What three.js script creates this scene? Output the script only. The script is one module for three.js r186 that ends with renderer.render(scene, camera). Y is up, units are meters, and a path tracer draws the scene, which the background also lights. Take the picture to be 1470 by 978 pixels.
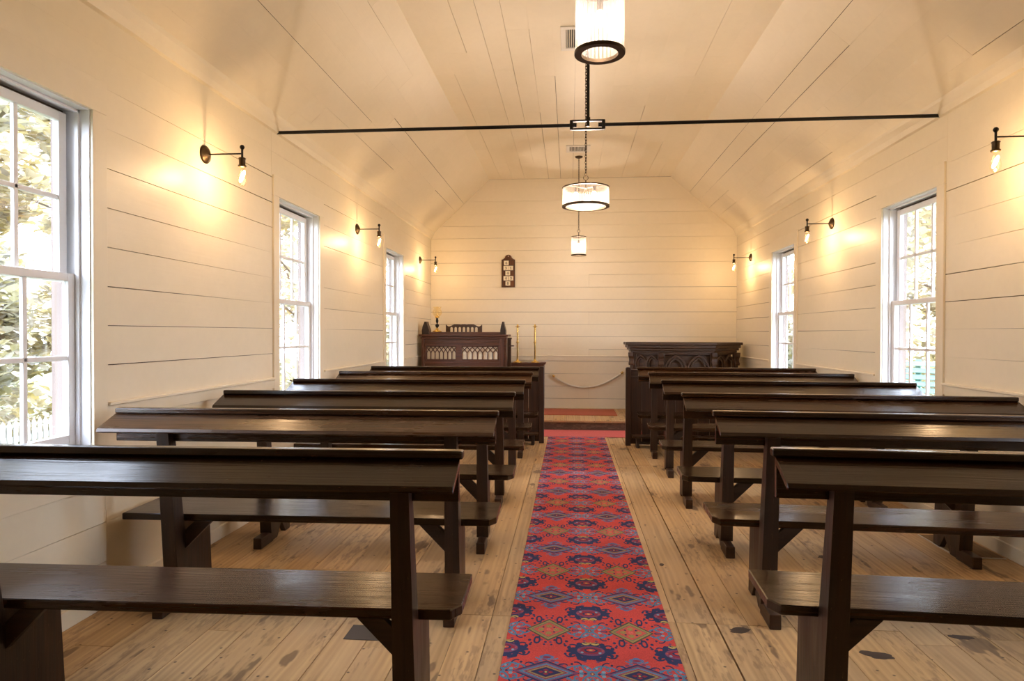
import * as THREE from 'three';
import { RoundedBoxGeometry } from 'three/addons/geometries/RoundedBoxGeometry.js';
import { mergeGeometries, toCreasedNormals } from 'three/addons/utils/BufferGeometryUtils.js';

// ---------------------------------------------------------------- camera, sky, exposure
const scene = new THREE.Scene();
const renderer = new THREE.WebGLRenderer();
renderer.toneMapping = THREE.LinearToneMapping;
renderer.toneMappingExposure = 1.0;
renderer.shadowMap.enabled = true;

const FOCAL = 950, EYE = 1.5;                                  // focal length in pixels of the 1470 x 978 frame
const camera = new THREE.PerspectiveCamera(2 * Math.atan(489 / FOCAL) * 180 / Math.PI, 1470 / 978, 0.05, 300);
camera.position.set(0, EYE, 0);
camera.rotation.order = 'YXZ';
camera.rotation.set(-0.01066, 0.0865, 0.002);

scene.background = new THREE.Color().setRGB(0.83, 0.94, 1.14);  // even bright overcast sky
scene.backgroundIntensity = 17.0;

const SCONCE_CD = 0.92, SMALL_DRUM_CD = 3.4, WIDE_DRUM_CD = 6.8;
const SCONCE_WARM = new THREE.Color().setRGB(1.0, 0.65, 0.37), WARM = new THREE.Color().setRGB(1.0, 0.81, 0.71);   // filament bulbs are redder than the bulbs in the drums

// ---------------------------------------------------------------- room sizes (metres)
const XL = -2.54, XR = 2.945, ZB = -12.0, ZF = 4.0, EAVE = 3.29, TOP = 4.30, FL = -1.46, FR = 1.785;
const SILL = 0.88, HEAD = 2.68, MEET = 1.79, WALL = 0.21;
const WINZ = [[-2.385, -3.315], [-5.60, -6.53], [-8.98, -9.93]];
const PLAT = 0.15, ZP = -10.29;

// ---------------------------------------------------------------- helpers
function rng(seed) { let s = seed | 0; return () => { s = (s + 0x6d2b79f5) | 0; let t = Math.imul(s ^ (s >>> 15), 1 | s); t = (t + Math.imul(t ^ (t >>> 7), 61 | t)) ^ t; return ((t ^ (t >>> 14)) >>> 0) / 4294967296; }; }
const R = rng(77);
const V = (x, y, z) => new THREE.Vector3(x, y, z);
const lin = (r, g, b) => new THREE.Color().setRGB(r, g, b);
const taken = new Map();
function numbered(name) { const n = taken.get(name) ?? 0; taken.set(name, n + 1); return n ? name + '_' + String(n).padStart(3, '0') : name; }
function tag(o, label, category, group, kind) { o.userData.label = label; o.userData.category = category; if (group) o.userData.group = group; if (kind) o.userData.kind = kind; return o; }
function thing(name, label, category, [x, y, z] = [0, 0, 0], turn = 0, group) { const o = new THREE.Group(); o.name = numbered(name); o.position.set(x, y, z); o.rotation.y = turn; scene.add(o); return tag(o, label, category, group); }
function setting(name, label, category) { const o = new THREE.Group(); o.name = name; scene.add(o); return tag(o, label, category, null, 'structure'); }
function part(parent, name, geo, mat, label) { const m = new THREE.Mesh(Array.isArray(geo) ? merge(geo) : geo, mat); m.name = name; if (label) m.userData.label = label; parent.add(m); return m; }
function merge(list) { return mergeGeometries(list.map((g) => { const h = g.index ? g.toNonIndexed() : g; for (const k of Object.keys(h.attributes)) if (!['position', 'normal', 'uv'].includes(k)) h.deleteAttribute(k); return h; })); }
// uv in metres, u along the grain axis (0 x, 1 y, 2 z), each piece at a random place in the texture
function grain(g, axis = 0, du = R() * 7, dv = R() * 5) {
  const p = g.attributes.position, n = g.attributes.normal, uv = new Float32Array(p.count * 2), o = [0, 1, 2].filter((k) => k !== axis);
  for (let i = 0; i < p.count; i++) {
    const P = [p.getX(i), p.getY(i), p.getZ(i)], N = [Math.abs(n.getX(i)), Math.abs(n.getY(i)), Math.abs(n.getZ(i))];
    let a = axis, b;
    if (N[axis] > N[o[0]] && N[axis] > N[o[1]]) { a = o[0]; b = o[1]; } else b = N[o[0]] > N[o[1]] ? o[1] : o[0];
    uv[2 * i] = P[a] + du; uv[2 * i + 1] = P[b] + dv;
  }
  g.setAttribute('uv', new THREE.BufferAttribute(uv, 2)); return g;
}
const longest = (w, h, d) => (w >= h && w >= d ? 0 : h >= d ? 1 : 2);
function box(w, h, d, x = 0, y = 0, z = 0, axis) { return grain(new THREE.BoxGeometry(w, h, d), axis ?? longest(w, h, d)).translate(x, y, z); }
function rbox(w, h, d, x = 0, y = 0, z = 0, r = 0.004, axis) { return grain(new RoundedBoxGeometry(w, h, d, 1, Math.min(r, w / 2.1, h / 2.1, d / 2.1)), axis ?? longest(w, h, d)).translate(x, y, z); }
const span = (x0, x1, y0, y1, z0, z1, axis) => box(Math.abs(x1 - x0), Math.abs(y1 - y0), Math.abs(z1 - z0), (x0 + x1) / 2, (y0 + y1) / 2, (z0 + z1) / 2, axis);
function rspan(x0, x1, y0, y1, z0, z1, r, axis) { return rbox(Math.abs(x1 - x0), Math.abs(y1 - y0), Math.abs(z1 - z0), (x0 + x1) / 2, (y0 + y1) / 2, (z0 + z1) / 2, r, axis); }
// outline in the plane of two axes pushed along the third: 'x' = outline (z, y), 'y' = outline (x, z), 'z' = outline (x, y)
function slab(outline, along, a, b, bevel = 0.003, axis, holes = []) {
  const mk = (pts, C) => { const s = new C(); pts.forEach(([u, v], i) => (i ? s.lineTo(u, v) : s.moveTo(u, v))); s.closePath(); return s; };
  const flip = (pts) => (along === 'x' ? pts.map(([u, v]) => [-u, v]) : along === 'y' ? pts.map(([u, v]) => [u, -v]) : pts);
  const s = mk(flip(outline), THREE.Shape); for (const h of holes) s.holes.push(mk(flip(h), THREE.Path));
  const lo = Math.min(a, b), d = Math.abs(b - a);
  let g = new THREE.ExtrudeGeometry(s, { depth: d - 2 * bevel, bevelEnabled: bevel > 0, bevelSize: bevel, bevelThickness: bevel, bevelOffset: -bevel, bevelSegments: 1, curveSegments: 8 });
  g.translate(0, 0, bevel);
  if (along === 'x') g.rotateY(Math.PI / 2); else if (along === 'y') g.rotateX(-Math.PI / 2);
  if (along === 'x') g.translate(lo, 0, 0); else if (along === 'y') g.translate(0, lo, 0); else g.translate(0, 0, lo);
  return grain(g, axis ?? 0);
}
function bar(a, b, w, t, axis = 0) { const d = b.clone().sub(a), g = grain(new RoundedBoxGeometry(d.length(), w, t, 1, Math.min(0.003, w / 3, t / 3)), 0); const q = new THREE.Quaternion().setFromUnitVectors(V(1, 0, 0), d.clone().normalize()); return g.applyQuaternion(q).translate((a.x + b.x) / 2, (a.y + b.y) / 2, (a.z + b.z) / 2); }
function lathe(pts, seg = 24) { return new THREE.LatheGeometry(pts.map(([r, y]) => new THREE.Vector2(r, y)), seg); }
function rod(a, b, r, seg = 12) { const d = b.clone().sub(a), g = new THREE.CylinderGeometry(r, r, d.length(), seg); return g.applyQuaternion(new THREE.Quaternion().setFromUnitVectors(V(0, 1, 0), d.clone().normalize())).translate((a.x + b.x) / 2, (a.y + b.y) / 2, (a.z + b.z) / 2); }
const tube = (pts, r, n = 40, seg = 8) => new THREE.TubeGeometry(new THREE.CatmullRomCurve3(pts), n, r, seg, false);

// ---------------------------------------------------------------- noise and textures
const perm = (() => { const r = rng(5), a = new Float32Array(65536); for (let i = 0; i < a.length; i++) a[i] = r(); return a; })();
function vn(x, y, px, py, k = 0) {                                // value noise that repeats after px, py cells
  const xi = Math.floor(x), yi = Math.floor(y); let fx = x - xi, fy = y - yi; fx = fx * fx * (3 - 2 * fx); fy = fy * fy * (3 - 2 * fy);
  const x0 = ((xi % px) + px) % px, x1 = (x0 + 1) % px, y0 = ((yi % py) + py) % py, y1 = (y0 + 1) % py;
  const h = (a, b) => perm[(a * 131 + b * 7919 + k * 10007) & 65535];
  return (h(x0, y0) * (1 - fx) + h(x1, y0) * fx) * (1 - fy) + (h(x0, y1) * (1 - fx) + h(x1, y1) * fx) * fy;
}
function fbm(u, v, px, py, oct, k = 0) { let s = 0, a = 0.5, t = 0; for (let i = 0; i < oct; i++) { s += a * vn(u * px, v * py, px, py, k + i); t += a; a *= 0.55; px *= 2; py *= 2; } return s / t; }
const sm = (a, b, x) => { const t = Math.min(1, Math.max(0, (x - a) / (b - a))); return t * t * (3 - 2 * t); };
const toS = (x) => Math.round(255 * Math.min(1, Math.max(0, x <= 0.0031308 ? 12.92 * x : 1.055 * Math.pow(x, 1 / 2.4) - 0.055)));
function tex(W, H, su, sv, fn, color) {                           // fn(u, v) -> [r, g, b] linear, or a number; su x sv metres
  const d = new Uint8Array(W * H * 4);
  for (let j = 0; j < H; j++) for (let i = 0; i < W; i++) {
    const c = fn((i + 0.5) / W, (j + 0.5) / H), o = 4 * (j * W + i);
    if (color) { d[o] = toS(c[0]); d[o + 1] = toS(c[1]); d[o + 2] = toS(c[2]); } else d[o] = d[o + 1] = d[o + 2] = Math.round(255 * Math.min(1, Math.max(0, c)));
    d[o + 3] = 255;
  }
  const t = new THREE.DataTexture(d, W, H); t.wrapS = t.wrapT = THREE.RepeatWrapping; t.magFilter = THREE.LinearFilter; t.minFilter = THREE.LinearMipmapLinearFilter;
  t.repeat.set(1 / su, 1 / sv); if (color) t.colorSpace = THREE.SRGBColorSpace; t.needsUpdate = true; return t;
}
const mixc = (a, b, t) => [a[0] + (b[0] - a[0]) * t, a[1] + (b[1] - a[1]) * t, a[2] + (b[2] - a[2]) * t];
function darkWood(base, light, k, wear) {
  return tex(1024, 512, 1.9, 0.6, (u, v) => {
    const w = v + 0.02 * fbm(u, v, 5, 6, 3, k);
    const st = fbm(u, w, 4, 48, 3, k + 3), fi = vn(u * 40, w * 256, 40, 256, k + 9), bl = fbm(u, v, 6, 4, 4, k + 11);
    let c = mixc(base, light, Math.min(1, 0.55 * st + 0.25 * fi * st));
    c = mixc(c, light, wear * sm(0.5, 0.75, bl) * (0.5 + 0.8 * fi));
    const sc = vn(u * 90, v * 300, 90, 300, k + 17); if (sc > 0.965) c = mixc(c, [0.25, 0.16, 0.09], 0.35);
    return c.map((x) => x * (0.75 + 0.5 * st));
  }, true);
}
const T = {
  pew: darkWood([0.0090, 0.0036, 0.0014], [0.042, 0.0165, 0.0052], 1, 0.3),
  worn: darkWood([0.016, 0.0070, 0.0030], [0.105, 0.047, 0.018], 31, 0.65),
  case_: darkWood([0.030, 0.011, 0.0055], [0.095, 0.038, 0.019], 61, 0.2),
  rough: tex(512, 256, 1.9, 0.6, (u, v) => 0.28 + 0.34 * fbm(u, v, 5, 5, 5, 80) + 0.12 * fbm(u, v, 8, 90, 2, 90)),
  grainBump: tex(1024, 512, 1.9, 0.6, (u, v) => 0.6 * fbm(u, v + 0.02 * fbm(u, v, 5, 6, 2, 1), 6, 90, 3, 100) + 0.4 * fbm(u, v, 7, 5, 3, 110)),
  floor: tex(2048, 1024, 4.2, 2.1, (u, v) => {
    const w = v + 0.012 * fbm(u, v, 6, 10, 3, 120) + 0.003 * fbm(u, v, 40, 60, 2, 124);
    const ring = 0.5 + 0.5 * Math.sin(w * 2 * Math.PI * 62 + 5 * fbm(u, v, 3, 12, 2, 130)), st = fbm(u, w, 5, 110, 3, 140), bl = fbm(u, v, 9, 7, 5, 150);
    let c = mixc([0.33, 0.205, 0.090], [0.58, 0.385, 0.185], 0.95 * st + 0.25 * ring - 0.08);
    c = mixc(c, [0.45, 0.305, 0.165], 0.55 * sm(0.45, 0.75, bl));
    const rub = fbm(u, v, 60, 150, 4, 160), zone = sm(0.46, 0.62, fbm(u, v, 5, 6, 3, 170));
    c = mixc(c, [0.17, 0.10, 0.05], 0.5 * zone * sm(0.50, 0.70, rub));
    c = mixc(c, [0.10, 0.055, 0.026], 0.72 * sm(0.70, 0.78, fbm(u, v, 14, 20, 4, 180)));
    const nx = u * 14, ny = v * 24, d = Math.hypot((nx - Math.floor(nx) - 0.2 - 0.6 * perm[(Math.floor(nx) * 31 + Math.floor(ny) * 57) & 65535]) * 0.3, (ny - Math.floor(ny) - 0.2 - 0.6 * perm[(Math.floor(nx) * 91 + Math.floor(ny) * 17) & 65535]) * 0.0875);
    if (perm[(Math.floor(nx) * 7 + Math.floor(ny) * 113) & 65535] > 0.45) c = mixc(c, [0.04, 0.022, 0.012], 0.85 * (1 - sm(0.004, 0.009, d)));
    return c;
  }, true),
  floorBump: tex(1024, 512, 4.2, 2.1, (u, v) => 0.55 * fbm(u, v + 0.012 * fbm(u, v, 6, 10, 3, 120), 6, 120, 3, 200) + 0.45 * fbm(u, v, 20, 14, 4, 210)),
  floorRough: tex(512, 512, 4.2, 2.1, (u, v) => 0.46 + 0.3 * fbm(u, v, 9, 9, 4, 220)),
  paintBump: tex(512, 512, 1.3, 1.3, (u, v) => 0.6 * fbm(u, v, 4, 90, 3, 230) + 0.4 * fbm(u, v, 9, 9, 4, 240)),
  paint: tex(512, 512, 2.6, 2.6, (u, v) => { const a = fbm(u, v, 5, 7, 5, 250), b = fbm(u, v, 60, 60, 2, 260); const k = 0.93 + 0.08 * a + 0.03 * (b - 0.5); return [0.80 * k, 0.80 * k, 0.80 * k * (0.97 + 0.05 * a)]; }, true),
  carpet: tex(256, 256, 0.4, 0.4, (u, v) => { const a = fbm(u, v, 60, 60, 2, 270); return [0.50 * (0.75 + 0.5 * a), 0.095 * (0.7 + 0.6 * a), 0.085 * (0.7 + 0.6 * a)]; }, true),
  matTex: tex(256, 256, 0.4, 0.4, (u, v) => { const a = fbm(u, v, 50, 70, 2, 280); return [0.33 * (0.75 + 0.5 * a), 0.075 * (0.7 + 0.6 * a), 0.030 * (0.7 + 0.6 * a)]; }, true),
  stone: tex(512, 256, 2, 1, (u, v) => { const a = fbm(u, v, 8, 20, 5, 290), b = fbm(u, v, 30, 30, 3, 300); return mixc([0.055, 0.030, 0.018], [0.16, 0.10, 0.062], 0.7 * a + 0.4 * sm(0.5, 0.7, b)); }, true),
  grass: tex(512, 512, 4, 4, (u, v) => { const a = fbm(u, v, 30, 30, 4, 310), b = fbm(u, v, 5, 5, 3, 320); return mixc([0.035, 0.05, 0.015], [0.16, 0.16, 0.06], 0.6 * a + 0.4 * b); }, true),
};
function std(o) { return new THREE.MeshStandardMaterial(o); }
const woodMat = (map, tint = [1, 1, 1], roughness = 0.6) => std({ map, color: lin(...tint), roughnessMap: T.rough, roughness, bumpMap: T.grainBump, bumpScale: 0.0012 });
const M = {
  pew: [woodMat(T.pew, [1, 1, 1], 0.44), woodMat(T.pew, [1.35, 1.2, 1.0], 0.48), woodMat(T.pew, [0.9, 0.9, 0.9], 0.40)],
  worn: woodMat(T.worn, [1, 1, 1], 0.6),
  post: woodMat(T.pew, [1, 1, 1], 0.9),
  carved: woodMat(T.worn, [1, 1, 1], 0.9), harmonium: woodMat(T.case_, [1.6, 1.3, 1.0], 0.95), screen: woodMat(T.pew, [1.35, 1.2, 1.0], 0.9),
  paint: std({ map: T.paint, color: lin(1.0, 0.885, 0.67), roughness: 0.42, bumpMap: T.paintBump, bumpScale: 0.0006 }),
  trim: std({ map: T.paint, color: lin(1.0, 1.0, 1.02), roughness: 0.36 }),
  sash: std({ color: lin(0.82, 0.82, 0.82), roughness: 0.4 }),
  outer: std({ color: lin(0.17, 0.125, 0.105), roughness: 0.7 }),  // jamb colour darkened to stand in for shade from the sky; eaves share it
  sheathing: std({ map: T.worn, color: lin(0.7, 0.65, 0.6), roughness: 0.95 }),
  floor: [[1, 1, 1], [1.08, 1.04, 1.0], [0.9, 0.88, 0.86], [0.98, 0.93, 0.84]].map((c) => std({ map: T.floor, color: lin(...c), roughnessMap: T.floorRough, roughness: 1, bumpMap: T.floorBump, bumpScale: 0.002 })),
  joist: std({ color: lin(0.03, 0.02, 0.012), roughness: 1 }),
  riser: std({ map: T.stone, roughness: 0.8 }),
  carpet: std({ map: T.carpet, roughness: 1 }), mat: std({ map: T.matTex, roughness: 1 }),
  iron: std({ color: lin(0.012, 0.011, 0.010), roughness: 0.42, metalness: 0.6 }),
  bronze: std({ color: lin(0.055, 0.036, 0.018), roughness: 0.4, metalness: 0.8 }),
  brass: std({ color: lin(0.78, 0.55, 0.19), roughness: 0.25, metalness: 1 }),
  glass: new THREE.MeshPhysicalMaterial({ color: lin(1, 1, 1), transmission: 1, thickness: 0, roughness: 0.0, ior: 1.5 }),
  bulbGlass: new THREE.MeshPhysicalMaterial({ color: lin(1, 0.97, 0.9), transmission: 1, thickness: 0, roughness: 0.02, ior: 1.45 }),
  rodGlass: new THREE.MeshPhysicalMaterial({ color: lin(0.97, 0.96, 0.93), transmission: 0.98, thickness: 0, roughness: 0.06, ior: 1.5 }),
  filament: std({ color: lin(1, 0.8, 0.5), emissive: lin(1.0, 0.70, 0.34), emissiveIntensity: 26 }),
  lampBulb: std({ color: lin(1, 0.95, 0.85), emissive: lin(1.0, 0.80, 0.52), emissiveIntensity: 9 }),
  vent: std({ color: lin(0.72, 0.68, 0.60), roughness: 0.5 }), dark: std({ color: lin(0.02, 0.018, 0.015), roughness: 0.9 }),
  cloth: std({ color: lin(0.80, 0.68, 0.50), roughness: 1 }),
  rope: std({ color: lin(0.66, 0.60, 0.50), roughness: 0.9 }),
  card: std({ color: lin(0.80, 0.72, 0.56), roughness: 0.8 }),
};

// ---------------------------------------------------------------- floor, platform
{
  const fl = setting('floor', 'worn bare pine floorboards running the length of the chapel', 'floor');
  part(fl, 'joist_bed', span(XL - WALL, XR + WALL, -0.12, -0.03, ZF + 0.2, ZB - 0.2), M.joist);
  const r = rng(21); let x = XL - 0.01; const edges = [x];
  while (x < XR + 0.01) { x += 0.15 + 0.09 * r(); edges.push(Math.min(x, XR + 0.01)); }
  let best = 0; edges.forEach((e, i) => { if (Math.abs(e - 0.765) < Math.abs(edges[best] - 0.765)) best = i; }); edges[best] = 0.765;
  for (let i = 0; i + 1 < edges.length; i++) {
    const mid = (edges[i] + edges[i + 1]) / 2, near = mid > -0.75 && mid < 1.6, j = near ? 0 : 1.2 * (r() - 0.5);
    const cuts = [ZF, -3.48 + j, -7.62 + j * 0.7, -10.32], g = i === best - 1 ? 0.009 : 0.0025 + 0.002 * r();
    for (let k = 0; k < 3; k++) {
      const w = edges[i + 1] - edges[i] - g, b = grain(new THREE.BoxGeometry(w, 0.03, cuts[k] - cuts[k + 1] - 0.003), 2);
      part(fl, 'floorboard', b.translate(edges[i] + w / 2, -0.015 + 0.0012 * (r() - 0.5), (cuts[k] + cuts[k + 1]) / 2), M.floor[Math.floor(r() * 4)]);
    }
  }
  const stainMat = std({ map: T.stone, color: lin(0.45, 0.42, 0.42), roughness: 0.7 });
  for (const [x, z, a, b, rot, seed] of [[1.43, -3.21, 0.085, 0.045, 0.3, 3], [0.865, -3.42, 0.06, 0.035, -0.2, 5], [1.93, -3.44, 0.06, 0.028, 0.2, 7], [1.72, -4.6, 0.05, 0.03, 0, 9], [0.60, -4.35, 0.016, 0.024, 0, 11]]) {
    const pts = []; for (let k = 0; k < 40; k++) { const t = k / 40 * 2 * Math.PI, f = 0.55 + 0.75 * fbm(k / 40, 0.5, 9, 3, 2, seed * 13); pts.push([x + f * (a * Math.cos(t) * Math.cos(rot) - b * Math.sin(t) * Math.sin(rot)), z + f * (a * Math.cos(t) * Math.sin(rot) + b * Math.sin(t) * Math.cos(rot))]); }
    part(fl, 'stain', slab(pts.reverse(), 'y', -0.006, 0.0012, 0, 0), stainMat, 'dark irregular stain worn into the boards');
  }
  const tin = part(scene, 'floor_patch', rspan(-1.10, -0.89, 0.0008, 0.0028, -3.14, -3.30, 0.0008, 0), std({ color: lin(0.055, 0.042, 0.034), roughness: 0.55, metalness: 0.2 })); tag(tin, 'dark flat patch plate tacked to the floorboards beneath a pew', 'patch');
  const hatch = thing('floor_hatch', 'dark floor patch with pale metal edging under the pulpit side pews', 'hatch', [2.755, 0.0006, -4.93]);
  part(hatch, 'panel', rspan(-0.15, 0.15, 0.0004, 0.004, -0.24, 0.26, 0.001, 2), std({ map: T.floor, color: lin(0.4, 0.36, 0.33), roughness: 0.8 }));
  for (const g of [rspan(-0.162, -0.15, 0.0, 0.006, -0.24, 0.27, 0.001, 2), rspan(-0.162, 0.15, 0.0, 0.006, 0.26, 0.272, 0.001, 0)]) part(hatch, 'edging', g, std({ color: lin(0.6, 0.55, 0.45), roughness: 0.4, metalness: 0.5 }), 'pale metal edging strip');
  const pl = setting('platform', 'low raised platform with a dark worn step at the far wall', 'platform'); pl.userData.kind = 'structure';
  part(pl, 'step_riser', rspan(XL + 0.001, XR - 0.001, -0.002, PLAT - 0.028, ZP, ZB, 0.006, 0), M.riser, 'dark worn step riser');
  let px = XL + 0.002; while (px < XR - 0.01) { const w = Math.min(0.2 + 0.05 * r(), XR - 0.002 - px); part(pl, 'platform_board', rspan(px, px + w - 0.003, PLAT - 0.028, PLAT, ZP + 0.015, ZB + 0.001, 0.003, 2), M.floor[Math.floor(r() * 4)]); px += w; }
}

// ---------------------------------------------------------------- boards of walls and ceiling
// a board from a to b (its lower edge), w wide towards "up", with a gap at its upper edge that runs from g0 to g1
function board(parent, a, b, up, out, w, g0, g1, th = 0.018, mat = M.paint) {
  const L = b.clone().sub(a), l = L.length(), e = L.clone().normalize(), g = new THREE.BoxGeometry(l - 0.0016, 1, th), p = g.attributes.position;
  for (let i = 0; i < p.count; i++) { const t = p.getX(i) / l + 0.5; p.setY(i, p.getY(i) > 0 ? w - (g0 + (g1 - g0) * t) : 0); p.setX(i, p.getX(i) + l / 2); p.setZ(i, p.getZ(i) - th / 2 ); }
  grain(g, 0);
  const m = new THREE.Matrix4().makeBasis(e, up, out), flip = m.determinant() < 0; m.setPosition(a);
  if (flip) { const ix = g.index.array; for (let i = 0; i < ix.length; i += 3) { const t = ix[i]; ix[i] = ix[i + 1]; ix[i + 1] = t; } }
  g.applyMatrix4(m);
  return part(parent, 'board', g, mat);
}
const gapR = rng(404);
function gaps(strong, none = 0.22) { const u = gapR(); if (u < none) return [0.0004, 0.0004]; const g = 0.0032 + strong * 0.0036 * gapR(); return u < 0.42 ? [g, 0.0006] : u < 0.62 ? [0.0006, g] : [g, g * (0.6 + 0.4 * gapR())]; }
const CAS = 0.115, CASH = 0.18;
const ROW = 0.2165, ROW0 = 1.108 - 5 * ROW;                       // rows of wall boards, one edge at the chair rail top
function sideWall(name, X, s, label) {                            // s = +1 when the room lies at larger x
  const w = setting(name, label, 'wall'), out = V(s, 0, 0), up = V(0, 1, 0), bx = X - s * 0.018, ox = X - s * WALL;
  const cutsZ = [ZF, ...WINZ.flatMap(([a, b]) => [a + 0.022, b - 0.022]), ZB];
  for (let i = 0; i < cutsZ.length; i += 2) part(w, 'sheathing', span(bx, ox, -0.1, EAVE + 0.25, cutsZ[i] + (i ? 0 : 0.2), cutsZ[i + 1] - (i === 6 ? 0.2 : 0), 2), M.sheathing);
  for (const [a, b] of WINZ) { part(w, 'sheathing', span(bx, ox, -0.1, SILL - 0.032, a + 0.022, b - 0.022, 2), M.sheathing); part(w, 'sheathing', span(bx, ox, HEAD + 0.022, EAVE + 0.25, a + 0.022, b - 0.022, 2), M.sheathing); }
  const rows = []; for (let y = ROW0; y < EAVE + 0.05; y += ROW) rows.push(y);
  for (const y of rows) {
    const y0 = Math.max(0, y), h = y + ROW - y0; let segs;
    if (y0 + 0.02 >= HEAD + CASH - 0.06) segs = [[ZF, -1.4], [-1.4, -5.47], [-5.47, -8.83], [-8.83, ZB]];
    else { const e = [ZF]; for (const [a, b] of WINZ) e.push(a + CAS, b - CAS); e.push(ZB); segs = [[e[0], e[1]], [e[2], e[3]], [e[4], e[5]], [e[6], e[7]]];
      if (y + ROW <= SILL - 0.04) for (let i = 0; i < 3; i++) segs.push([WINZ[i][0] + CAS, WINZ[i][1] - CAS]); }
    for (const [a, b] of segs) { const [g0, g1] = gaps(y < 0.9 ? 0.3 : y > 2.7 ? 0.5 : 1.2, y > 0.9 && y < 2.7 ? 0.06 : 0.3); board(w, V(X, y0, a), V(X, y0, b), up, out, h, g0, g1); }
  }
  // chair rail and skirting between the windows
  const side = s > 0 ? 'left' : 'right', e = [ZF]; for (const [a, b] of WINZ) e.push(a + CAS, b - CAS); e.push(ZB + 0.0);
  for (let i = 0; i < 8; i += 2) part(w, 'chair_rail', [rspan(X, X + s * 0.014, 1.025, 1.108, e[i], e[i + 1], 0.002, 2), rspan(X, X + s * 0.03, 1.098, 1.118, e[i], e[i + 1], 0.005, 2)], M.paint);
  const bb = setting('baseboard_' + side, 'cream painted skirting board along the ' + (s > 0 ? 'harmonium' : 'pulpit') + ' side wall', 'baseboard');
  part(bb, 'skirting', rspan(X, X + s * 0.02, 0.0, 0.095, ZF, ZP + 0.001, 0.004, 2), M.paint);
}
sideWall('wall_left', XL, 1, 'cream painted horizontal board wall on the harmonium side');
sideWall('wall_right', XR, -1, 'cream painted horizontal board wall on the pulpit side');
{
  const w = setting('wall_back', 'cream painted board wall behind the altar platform', 'wall');
  const outline = [[XL - WALL, -0.1], [XR + WALL, -0.1], [XR + WALL, EAVE], [XR, EAVE], [FR, TOP + 0.02], [FL, TOP + 0.02], [XL, EAVE], [XL - WALL, EAVE]];
  part(w, 'sheathing', slab(outline, 'z', ZB - 0.018, ZB - 0.2, 0), M.sheathing);
  for (let y = 1.222 - 5 * 0.2235; y < TOP; y += 0.2235) {
    const y0 = Math.max(PLAT, y), h = Math.min(y + 0.2235, TOP) - y0; if (h < 0.02) continue;
    const lim = (yy, s) => (yy <= EAVE ? (s < 0 ? XL : XR) : s < 0 ? XL + (yy - EAVE) / (TOP - EAVE) * (FL - XL) : XR + (yy - EAVE) / (TOP - EAVE) * (FR - XR));
    const far = gaps(y < 2.6 ? 1 : 0.2), xa = lim(y0, -1), xb = lim(y0, 1), split = (y / 0.2235 | 0) % 3 === 1 ? [[xa, 0.35], [0.35, xb]] : [[xa, xb]];
    for (const [a, b] of split) { if (y < 2.6 && far[0] < 0.003 && far[1] < 0.003) { far[0] = 0.005; far[1] = 0.004; } board(w, V(a, y0, ZB), V(b, y0, ZB), V(0, 1, 0), V(0, 0, 1), h, far[0], far[1], 0.018, M.paint); }
  }
  part(setting('trim_3', 'cream chair rail across the far wall', 'chair rail'), 'chair_rail', [rspan(XL, XR, 1.015, 1.10, ZB, ZB + 0.014, 0.002, 0), rspan(XL, XR, 1.085, 1.105, ZB, ZB + 0.03, 0.005, 0)], M.paint);
  const f = setting('wall_front', 'plain cream wall behind the rear pews', 'wall');
  part(f, 'panel', slab(outline, 'z', ZF, ZF + 0.2, 0), M.paint);
}
{
  const c = setting('ceiling', 'cream painted board ceiling with a flat middle and sloping sides', 'ceiling');
  const faces = [[V(XL, EAVE, 0), V(FL, TOP, 0)], [V(FL, TOP, 0), V(FR, TOP, 0)], [V(FR, TOP, 0), V(XR, EAVE, 0)]];
  const mid = V(0.17, 2, 0), cr = rng(91);
  faces.forEach(([a, b], fi) => {
    const d = b.clone().sub(a), l = d.length(), e = d.clone().normalize(), out = V(-e.y, e.x, 0); if (out.dot(mid.clone().sub(a)) < 0) out.negate();
    const n = Math.round(l / 0.22);
    const q = out.clone().multiplyScalar(-0.07), A = a.clone().add(out.clone().multiplyScalar(-0.018)), B = b.clone().add(out.clone().multiplyScalar(-0.018)), x = e.clone().multiplyScalar(fi === 1 ? 0.05 : 0.1);
    A.sub(x); B.add(x);
    part(c, 'sheathing', slab([[A.x, A.y], [B.x, B.y], [B.x + q.x, B.y + q.y], [A.x + q.x, A.y + q.y]], 'z', ZF + 0.2, ZB - 0.2, 0), M.sheathing);
    for (let i = 0; i < n; i++) {
      const p = a.clone().addScaledVector(e, i * l / n), zs = [ZF]; let z = ZF - 1 - 3 * cr(); while (z > ZB + 0.8) { zs.push(z); z -= 2.2 + 2.2 * cr(); } zs.push(ZB);
      for (let k = 0; k + 1 < zs.length; k++) { const [g0, g1] = i === n - 1 ? [0, 0] : cr() < 0.42 ? [0.0003, 0.0003] : gaps(fi === 1 ? 0.6 : 0.9); board(c, V(p.x, p.y, zs[k]), V(p.x, p.y, zs[k + 1]), e, out, l / n, g0, g1, 0.018, M.paint); }
    }
  });
  for (const [i, X, s] of [[1, XL, 1], [2, XR, -1]]) {
    const t = setting('trim_' + i, 'cream cornice moulding under the sloping ceiling on the ' + (i === 1 ? 'harmonium' : 'pulpit') + ' side', 'cornice');
    part(t, 'moulding', slab([[X, EAVE + 0.02], [X + s * 0.07, EAVE + 0.068], [X + s * 0.06, EAVE + 0.035], [X + s * 0.035, EAVE - 0.01], [X + s * 0.022, EAVE - 0.055], [X, EAVE - 0.065]], 'z', ZF, ZB, 0, 2), M.paint);
  }
}

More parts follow.
